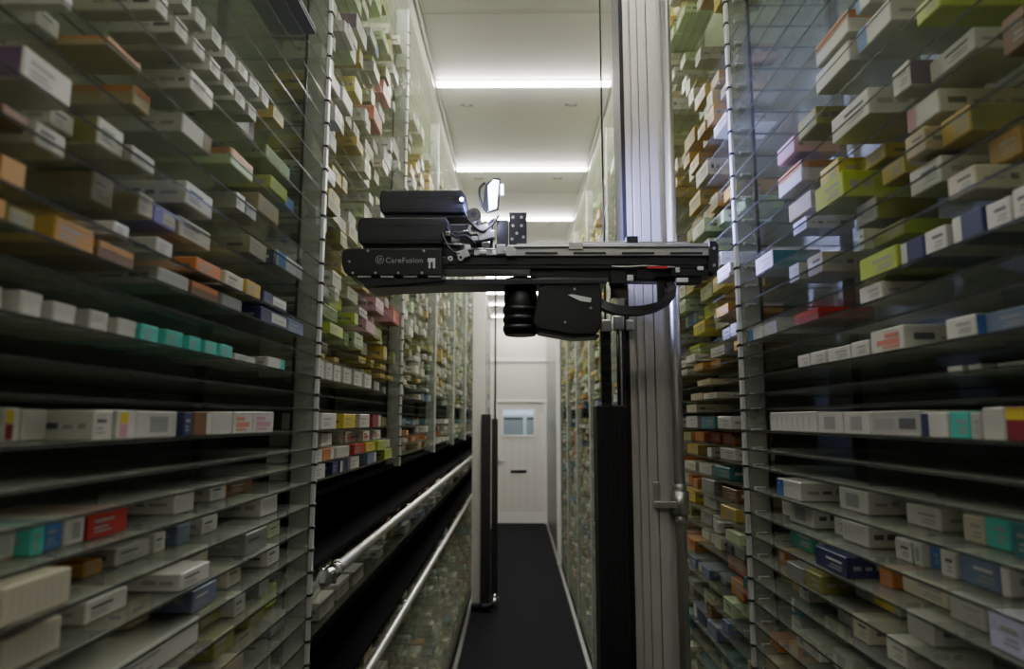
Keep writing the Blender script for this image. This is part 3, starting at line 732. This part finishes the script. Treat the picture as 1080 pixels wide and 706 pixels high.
# strip of feet and pale spacers under the plate
bm = new_bm()
for a, b in ((377, 391), (401, 415), (425, 440), (451, 465)): zbox(bm, a, 289, b, 292.5, RY - .010, RY + .06, .0005, 0)
rpart('spacer_strip', bm, M_WHITEP)
bm = new_bm(); zpoly(bm, [(374, 293.5), (470, 293.5), (470, 296), (388, 303), (382, 299)], RY - .006, RY + .11, 0, .001); zpoly(bm, [(384, 300), (470, 294.5), (640, 294.5), (640, 299), (470, 301), (386, 304)], RY + .0, RY + .09, 0, .001)
rpart('bottom_plate', bm, M_GUN)
# two stacked covers
for (u0, u1, v0, v1, off) in ((377, 470, 229, 258, .004), (400, 487, 200, 225, .012)):
    bm = new_bm(); c = 4
    zpoly(bm, [(u0 + c, v0), (u1, v0), (u1 + 4, v0 + 6), (u1 + 8, v1), (u0 + c, v1), (u0 + 1, v1 - 3), (u0, v1 - 8), (u0, v0 + 8), (u0 + 1.2, v0 + 2.5)], RY + off, RY + .10, 0, .004)
    zpoly(bm, [(u0 + 6, v1 - .5), (u1 + 6, v1 - .5), (u1 + 12, v1 + 4), (u0 + 6, v1 + 4)], RY + off + .008, RY + .095, 0)
    cv = rpart('motor_cover', bm, M_BLACK)
    bm = new_bm(); zbox(bm, u0 + 4, v1 - 6.0, u1 + 3, v1 - 5.0, RY + off - .0012, RY + off + .002, 0); zbox(bm, u0 + 12, v0 + 8, u1 - 8, v0 + 8.8, RY + off - .0008, RY + off + .002, 0)
    sub('cover_seam', bm, M_GUN, cv)
x, zz = W(487, 211, RY); bm = new_bm(); add_cyl(bm, (x, RY - .004, zz), (x, RY + .02, zz), .0055, 0, 14); add_cyl(bm, (x, RY - .006, zz), (x, RY - .003, zz), .004, 1, 14)
rpart('status_light', bm, [M_GUN, M_LEDB])
# main beam: black lower beam, pale slotted slide rail, thin top bar
bm = new_bm(); zbox(bm, 464, 270, 752, 284, RY - .004, RY + .08, .002); zbox(bm, 464, 276.5, 752, 279, RY - .007, RY, 0); zbox(bm, 560, 284, 720, 292, RY + .004, RY + .07, .001)
rpart('main_beam', bm, M_BLACK)
bm = new_bm(); zbox(bm, 540, 258.5, 752, 270, RY - .010, RY + .05, .001, 0)
zbox(bm, 538, 260.0, 752, 261.6, RY - .0125, RY - .009, 0, 2)
for a in (554, 605, 656, 707): zbox(bm, a, 266.0, a + 34, 268.4, RY - .0108, RY - .006, 0, 1)
zbox(bm, 600, 255.5, 615, 263.5, RY - .013, RY + .0, .001, 0); zbox(bm, 500, 262.5, 545, 269.5, RY - .008, RY + .03, .001, 0)
rpart('slide_rail', bm, [M_ALU, M_BLACKM, M_GUN])
bm = new_bm(); zbox(bm, 562, 254.6, 728, 256.6, RY + .012, RY + .02, .0005); zbox(bm, 545, 256.8, 752, 258.4, RY + .0, RY + .03, .0005)
rpart('top_bar', bm, M_ALU)
bm = new_bm(); zpoly(bm, [(748, 254), (755, 254), (758, 258), (758, 284), (755, 289), (748, 287)], RY - .014, RY + .06, 0, .002)
ec = rpart('end_cap', bm, M_BLACK)
bm = new_bm(); 
for (u, v) in ((753, 262), (753, 280)):
    x, zz = W(u, v, RY - .014); add_cyl(bm, (x, RY - .0165, zz), (x, RY - .012, zz), .0035, 0, 12)
sub('screw', bm, M_ALU, ec)
# clamp block on top of the beam
bm = new_bm(); zbox(bm, 661, 249, 673, 256, RY + .01, RY + .05, .001); rpart('clamp_block', bm, M_BLACKM)
# gripper carriage : plates, chrome rods, rollers
bm = new_bm(); zbox(bm, 466, 236, 520, 270, RY + .012, RY + .085, .003); zbox(bm, 470, 262, 548, 271, RY - .006, RY + .06, .001)
rpart('carriage', bm, M_GUN)
bm = new_bm()
for (u0, v0, u1, v1, r) in ((468, 257, 496, 258.5, .0030), (478, 245, 505, 243, .0026), (492, 236, 522, 248, .0035), (485, 262, 540, 264, .003), (505, 238, 523, 231, .004)):
    a = W(u0, v0, RY - .008); b = W(u1, v1, RY - .008); add_cyl(bm, (a[0], RY - .008, a[1]), (b[0], RY - .008, b[1]), r, 0, 12)
rpart('chrome_rods', bm, M_CHROME)
for (u, v, r, m) in ((500, 227, .016, M_CHROME), (499, 242, .012, M_ALU), (486, 272, .007, M_ALU), (475, 273, .0055, M_WHITEP)):
    x, zz = W(u, v, RY - .01); bm = new_bm(); add_cyl(bm, (x, RY - .014, zz), (x, RY + .03, zz), r, 0, 22); add_cyl(bm, (x, RY - .016, zz), (x, RY - .012, zz), r * .45, 1, 14); rpart('roller', bm, [m, M_BLACK])
bm = new_bm(); zpoly(bm, [(500, 240), (514, 236), (521, 250), (506, 254)], RY - .014, RY - .004, 0, .001); zpoly(bm, [(480, 266), (492, 262), (496, 270), (484, 274)], RY - .014, RY - .004, 0, .001)
zpoly(bm, [(537, 258), (545, 263), (545, 270), (534, 270), (531, 264)], RY - .016, RY - .004, 0, .001); zbox(bm, 524, 258, 533, 268, RY - .014, RY, .001)
rpart('gripper_plate', bm, M_ALU)
for (u0, v0, u1, v1, m) in ((476, 250, 484, 255, M_ALU), (497, 249, 505, 254, M_ALU), (508, 255, 517, 261, M_CHROME), (516, 243, 522, 251, M_ALU), (490, 258, 496, 262, M_WHITEP), (505, 264, 513, 268, M_ALU), (519, 264, 523, 269, M_WHITEP), (470, 244, 475, 249, M_CHROME)):
    bm = new_bm(); zbox(bm, u0, v0, u1, v1, RY - .012, RY + .015, .0012); rpart('gripper_block', bm, m)
# perforated upright bracket
bm = new_bm(); zbox(bm, 537, 224, 555.5, 258, RY + .01, RY + .016, .001, 0); zbox(bm, 524, 232, 536, 262, RY + .004, RY + .02, .001, 0)
for (u, v) in ((541, 229), (550, 229), (541, 238), (550, 238), (545, 246), (552, 250), (540, 252), (529, 240), (530, 252)):
    x, zz = W(u, v, RY + .008); add_cyl(bm, (x, RY + .0085, zz), (x, RY + .012, zz), .0035, 1, 12)
rpart('perforated_bracket', bm, [M_GUN, M_ALU])
# hoses
bm = new_bm()
def hose(pts, r, mi=0):
    P = [(W(u, v, y)[0], y, W(u, v, y)[1]) for u, v, y in pts]
    Q = []
    for i in range(len(P) - 1):                 # Catmull-Rom smoothing
        p0, p1, p2, p3 = (Vector(P[max(i - 1, 0)]), Vector(P[i]), Vector(P[i + 1]), Vector(P[min(i + 2, len(P) - 1)]))
        for k in range(6):
            t = k / 6; Q.append(.5 * ((2 * p1) + (p2 - p0) * t + (2 * p0 - 5 * p1 + 4 * p2 - p3) * t * t + (3 * p1 - p0 - 3 * p2 + p3) * t ** 3))
    Q.append(Vector(P[-1])); add_tube(bm, Q, r, mi)
hose([(488, 216, RY), (494, 232, RY - .012), (508, 244, RY - .016), (520, 236, RY - .01), (526, 228, RY)], .0028)
hose([(470, 240, RY), (480, 250, RY - .014), (492, 249, RY - .016), (502, 258, RY - .01)], .0026)
hose([(466, 246, RY), (474, 262, RY - .014), (484, 268, RY - .012), (500, 268, RY - .008)], .0024)
hose([(512, 222, RY), (507, 212, RY), (506, 200, RY), (511, 193, RY + .004)], .0032)
rpart('hose', bm, M_BLACK)
# tilted work lamp
bm = new_bm(); zpoly(bm, [(512, 194), (521, 187), (528, 188), (526, 220), (514, 224), (509, 220)], RY - .002, RY + .012, 0, .002)
lampo = rpart('work_lamp', bm, M_GUN)
bm = new_bm(); zpoly(bm, [(514.5, 196), (520.5, 189.5), (526, 190.5), (523.5, 219), (516, 221.5)], RY - .006, RY - .0015, 0)
zbox(bm, 528, 194, 531, 204, RY - .004, RY + .01, .001, 0)
sub('lit_panel', bm, M_LED, lampo)
# motor and cast body hanging under the beam
xm, zt = W(549, 290, RY); zb = W(549, 351, RY)[1]
bm = new_bm(); ym = RY + .055
add_cyl(bm, (xm, ym, zb + .004), (xm, ym, zt), .039, 0, 36)
for k in range(3): zz = zb + .010 + k * .022; add_cyl(bm, (xm, ym, zz), (xm, ym, zz + .012), .0415, 0, 36)
add_cyl(bm, (xm, ym, zb), (xm, ym, zb + .006), .036, 0, 36)
rpart('drive_motor', bm, M_BLACK)
bm = new_bm(); zpoly(bm, [(568, 305), (578, 299), (608, 296), (632, 298), (635, 306), (635, 345), (628, 353), (606, 354), (566, 347), (562, 340)], RY + .004, RY + .085, 0, .004)
body = rpart('cast_body', bm, M_BLACK)
bm = new_bm(); zpoly(bm, [(599, 311), (604, 310.5), (624, 314.5), (623, 319), (612, 317.5)], RY + .002, RY + .008, 0, 0); sub('light_slot', bm, M_WHITEP, body)
bm = new_bm()
for (u, v) in ((596, 340), (606, 305), (623, 325)):
    x, zz = W(u, v, RY + .003); add_cyl(bm, (x, RY + .001, zz), (x, RY + .006, zz), .003, 0, 10)
sub('screw', bm, M_ALU, body)
bm = new_bm(); zpoly(bm, [(566, 347), (606, 354), (632, 353), (632, 356), (604, 357), (568, 351)], RY + .01, RY + .07, 0); sub('base_strip', bm, M_GUN, body)
# hanging curved cable carrier: a band swept through an arc
bm = new_bm()
arc = [(633, 318), (640, 323), (650, 327), (662, 329), (676, 328.5), (690, 325.5), (701, 320), (707, 312), (709, 303), (707, 296)]
P = [W(u, v, RY) for u, v in arc]; th = .0095
ring_in = []; 
for i, p in enumerate(P):
    a = Vector(P[max(i - 1, 0)]); b = Vector(P[min(i + 1, len(P) - 1)]); t = (b - a).normalized(); n = Vector((-t.y, t.x))
    ybow = .035 * math.sin(PI * i / (len(P) - 1))
    ring_in.append((Vector(p) + n * th, Vector(p) - n * th, ybow))
vs = []
for (i_, o_, yb_) in ring_in:
    ya, yb2 = RY + .01 - yb_, RY + .045 - yb_
    vs.append([bm.verts.new((i_.x, ya, i_.y)), bm.verts.new((o_.x, ya, o_.y)), bm.verts.new((o_.x, yb2, o_.y)), bm.verts.new((i_.x, yb2, i_.y))])
for i in range(len(vs) - 1):
    for k in range(4): bm.faces.new((vs[i][k], vs[i][(k + 1) % 4], vs[i + 1][(k + 1) % 4], vs[i + 1][k]))
bm.faces.new(list(reversed(vs[0]))); bm.faces.new(vs[-1]); bmesh.ops.recalc_face_normals(bm, faces=bm.faces[:])
rpart('cable_carrier', bm, M_BLACK)
bm = new_bm(); zpoly(bm, [(640, 291), (700, 291), (712, 295), (709, 303), (698, 297), (646, 296)], RY + .03, RY + .07, 0, .001); zbox(bm, 694, 296, 701, 318, RY + .018, RY + .03, .001)
rpart('carrier_bracket', bm, M_GUN)
bm = new_bm(); xx, zz = W(652, 308, RY + .06); add_cyl(bm, (xx - .02, RY + .06, zz), (xx + .02, RY + .06, zz), .016, 0, 20); rpart('pulley', bm, principled('bronze_roller', (.30, .24, .18), .4, .6))
# small connectors, lamps and red wires under the beam
bm = new_bm(); zbox(bm, 662, 290, 668, 296, RY - .008, RY + .01, .001); zbox(bm, 714, 293, 726, 297.5, RY - .004, RY + .01, .001); zbox(bm, 736, 281, 742, 285, RY - .01, RY, .0005); zbox(bm, 713, 282, 717, 287, RY - .008, RY, .0005)
rpart('connector', bm, M_WHITEP)
bm = new_bm(); zbox(bm, 683, 280.5, 704, 283.5, RY - .010, RY - .003, .0005); rpart('red_cable_strip', bm, M_RED)
for q in ((708, 284, 752, 291, RY - .004, RY + .05), (716, 290, 740, 299, RY + .004, RY + .03), (644, 284, 660, 299, RY, RY + .03), (672, 284, 690, 294, RY - .002, RY + .02)):
    bm = new_bm(); zbox(bm, *q, .001); rpart('sensor_block', bm, M_BLACKM)
bm = new_bm()
hose([(645, 281, RY - .008), (662, 281.5, RY - .01), (680, 280.5, RY - .008), (712, 282, RY - .008)], .0016); rpart('wire', bm, M_ALU)

# ------------------------------------------------------------------ mast behind the robot
MY = 1.68
mt = thing('robot_mast', 'tall ribbed aluminium mast carrying the robot by the right racks, floor to ceiling', 'mast', (.35, MY, 0))
def mpart(name, bm, mats, parent=None):
    o = obj(name, bm, mats, mt if parent is None else parent)
    if parent is None: o.matrix_parent_inverse = Matrix.Translation((-.35, -MY, 0))
    return o
ZT = CEIL - .035
prof = [(.287, 0), (.300, 0), (.300, .008), (.306, .008), (.306, -.006), (.322, -.006), (.322, .002), (.325, .002), (.325, -.008), (.346, -.008), (.346, .002), (.3495, .002), (.3495, -.008), (.372, -.008), (.372, .004), (.380, .004), (.380, .012), (.402, .012), (.402, .13), (.287, .13)]
bm = new_bm(); add_prism(bm, [(x, MY + y) for x, y in prof], 'z', .05, ZT); mpart('column', bm, M_ALUW)
bm = new_bm(); add_box(bm, (.276, MY + .0, .05), (.2865, MY + .12, ZT), .001); mpart('dark_edge', bm, M_BLACKM)
bm = new_bm(); add_cyl(bm, (.402, MY - .004, .06), (.402, MY - .004, ZT), .013, 0, 20); rod = mpart('lift_rod', bm, M_ALU)
zc = on_y(712, 530, MY)[2]
bm = new_bm(); add_cyl(bm, (.402, MY - .004, zc - .028), (.402, MY - .004, zc + .028), .0215, 0, 22); add_cyl(bm, (.402, MY - .004, zc - .05), (.402, MY - .004, zc - .028), .017, 0, 22); add_cyl(bm, (.402, MY - .004, zc + .028), (.402, MY - .004, zc + .045), .0165, 0, 22)
obj('coupling', bm, M_ALU, rod)
bm = new_bm(); add_box(bm, (.335, MY - .022, zc - .012), (.392, MY - .004, zc + .004), .002); add_box(bm, (.335, MY - .012, zc - .012), (.352, MY - .004, zc + .05), .002); mpart('rod_bracket', bm, M_ALU)
bm = new_bm(); add_box(bm, (.25, MY - .03, .03), (.43, MY + .16, .10), .006); add_box(bm, (.27, MY - .015, .10), (.42, MY + .14, .14), .004); mpart('base_carriage', bm, M_GUN)
bm = new_bm(); add_box(bm, (.26, MY - .02, CEIL - .045), (.42, MY + .14, CEIL - .022), .003); mpart('top_carriage', bm, M_GUN)
bm = new_bm(); add_cyl(bm, (.2305, MY + .03, 1.70), (.2305, MY + .03, ZT), .0026, 0, 8); mpart('lift_cable', bm, M_BLACKM)
# cable-chain housing in front of the mast
zh = on_y(645, 428, MY)[2]
bm = new_bm(); add_box(bm, (.199, MY - .015, .05), (.2735, MY + .07, zh), .002)
for k in range(5): x = .206 + k * .0145; add_box(bm, (x, MY - .019, .06), (x + .006, MY - .014, zh - .004), .0008)
mpart('chain_housing', bm, M_BLACKM)
bm = new_bm()
zz = zh - .01
while zz < 1.87:
    add_box(bm, (.2125, MY - .008, zz), (.2385, MY + .02, zz + .0168), .0010, 0, 1); zz += .0175
mpart('cable_chain', bm, M_BLACK)
bm = new_bm(); add_cyl(bm, (.2575, MY + .0, zh - .01), (.2575, MY + .0, 1.90), .0042, 0, 12); add_box(bm, (.266, MY - .004, zh - .01), (.275, MY + .02, 1.90)); mpart('guide_rod', bm, M_GUN)
bm = new_bm(); xa, za = W(634, 351, MY); xb, zb_ = W(664, 338, MY); add_box(bm, (xa, MY - .015, za), (xa + .026, MY + .025, zb_), .004); add_box(bm, (xa + .03, MY - .01, za + .006), (xa + .058, MY + .02, zb_ + .012), .004); add_box(bm, (xa + .062, MY - .012, za + .004), (xa + .082, MY + .02, zb_), .003)
mpart('chain_clamp', bm, M_ALU)

# ------------------------------------------------------------------ second mast further down on the left
t = thing('robot_mast', 'distant robot mast with black chain housing beside the left racks, near the door', 'mast', (-.33, 6.05, 0))
bm = new_bm(); pr2 = [(-.07, 0), (-.045, 0), (-.045, .006), (-.04, .006), (-.04, -.004), (-.005, -.004), (-.005, .006), (0, .006), (0, 0), (.045, 0), (.045, .13), (-.07, .13)]
add_prism(bm, pr2, 'z', .05, CEIL - .05); obj('column', bm, M_ALUW, t)
bm = new_bm(); add_box(bm, (.012, -.05, .06), (.098, -.005, 1.70), .002)
for k in range(3): add_box(bm, (.020 + k * .026, -.055, .07), (.032 + k * .026, -.049, 1.69), .001)
obj('chain_housing', bm, M_BLACKM, t)
bm = new_bm(); add_cyl(bm, (.135, -.02, .08), (.135, -.02, CEIL - .06), .010, 0, 12); obj('lift_rod', bm, M_BLACKM, t)
bm = new_bm(); add_box(bm, (.105, -.035, .10), (.16, .02, 1.66), .002); add_box(bm, (.126, -.034 - .004, .15), (.130, -.034, 1.6)); obj('guide_strip', bm, M_BLACK, t)
bm = new_bm(); add_box(bm, (-.07, -.06, .0365), (.10, .12, .07), .006); add_cyl(bm, (.05, -.03, .03), (.05, -.03, .075), .055, 0, 24); add_cyl(bm, (.135, -.025, .03), (.135, -.025, .12), .034, 1, 24); add_cyl(bm, (.135, -.025, .12), (.135, -.025, .15), .022, 1, 24)
obj('base_carriage', bm, [M_GUN, M_CHROME], t)

# ------------------------------------------------------------------ lamps belonging to the robot, added rack fill, sky, camera
def area(name, loc, target, size, energy, color, parent=None):
    la = bpy.data.lights.new(name, 'AREA'); la.size = size; la.energy = energy; la.color = color
    o = bpy.data.objects.new(name, la); COL.objects.link(o); o.location = loc
    o.rotation_euler = (Vector(target) - Vector(loc)).to_track_quat('-Z', 'Y').to_euler()
    return o
x, zz = W(521, 206, RY - .02)
g = area('work_lamp_glow', (x + .03, 1.605, zz + .01), (.47, 1.55, 2.16), .04, 6.0, (.40, .43, 1.0)); g.data.spread = math.radians(80)
x, zz = W(488, 211, RY - .02)
la = bpy.data.lights.new('status_glow', 'POINT'); la.energy = .35; la.color = (.4, .45, 1.0); la.shadow_soft_size = .006
o = bpy.data.objects.new('status_glow', la); COL.objects.link(o); o.location = (x + .01, RY - .016, zz)
x, zz = W(517, 226, RY - .03)
la = bpy.data.lights.new('work_lamp_spill', 'POINT'); la.energy = .5; la.color = (.62, .66, 1.0); la.shadow_soft_size = .01
o = bpy.data.objects.new('work_lamp_spill', la); COL.objects.link(o); o.location = (x, RY - .035, zz)
area('daylight', (0.2, 12.2, 2.9), (0.1, 13.2, 1.4), .8, 26, (.88, .94, 1.0))

for side, X, s, P in (('left', XL, 1, LPOSTS), ('right', XR, -1, RPOSTS)):  # unseen fill lights added over the racks to brighten the upper shelves
    for k in range(-1, 6):
        ya, yb = (P[k], P[k + 1]) if k >= 0 else (-.62, .38)
        la = bpy.data.lights.new('rack_top_fill', 'AREA'); la.shape = 'RECTANGLE'; la.size = .22; la.size_y = .98
        la.energy = 4.8 if k > 0 else 3.6; la.color = (1, .97, .88)
        o = bpy.data.objects.new('rack_top_fill', la); COL.objects.link(o); o.location = (X - s * .13, (ya + yb) / 2, CEIL - .02)
w = bpy.data.worlds.new('dim_air'); scn.world = w; w.use_nodes = True
bg = w.node_tree.nodes['Background']; bg.inputs['Color'].default_value = (.62, .64, .58, 1); bg.inputs['Strength'].default_value = .05

cam = bpy.data.cameras.new('camera'); co = bpy.data.objects.new('camera', cam); COL.objects.link(co)
cam.sensor_fit = 'HORIZONTAL'; cam.sensor_width = 36.0; cam.lens = F / 1080 * 36.0; cam.clip_start = .02; cam.clip_end = 100
co.location = (0, 0, EYE)
cam.dof.use_dof = True; cam.dof.focus_distance = 1.6; cam.dof.aperture_fstop = 3.6
co.rotation_euler = (Vector(FW)).to_track_quat('-Z', 'Y').to_euler()
scn.camera = co
scn.cycles.max_bounces = 10; scn.cycles.diffuse_bounces = 4; scn.cycles.glossy_bounces = 4; scn.cycles.transparent_max_bounces = 160
scn.cycles.use_denoising = True
scn.view_settings.view_transform = 'AgX'; scn.view_settings.look = 'None'; scn.view_settings.exposure = 0.12
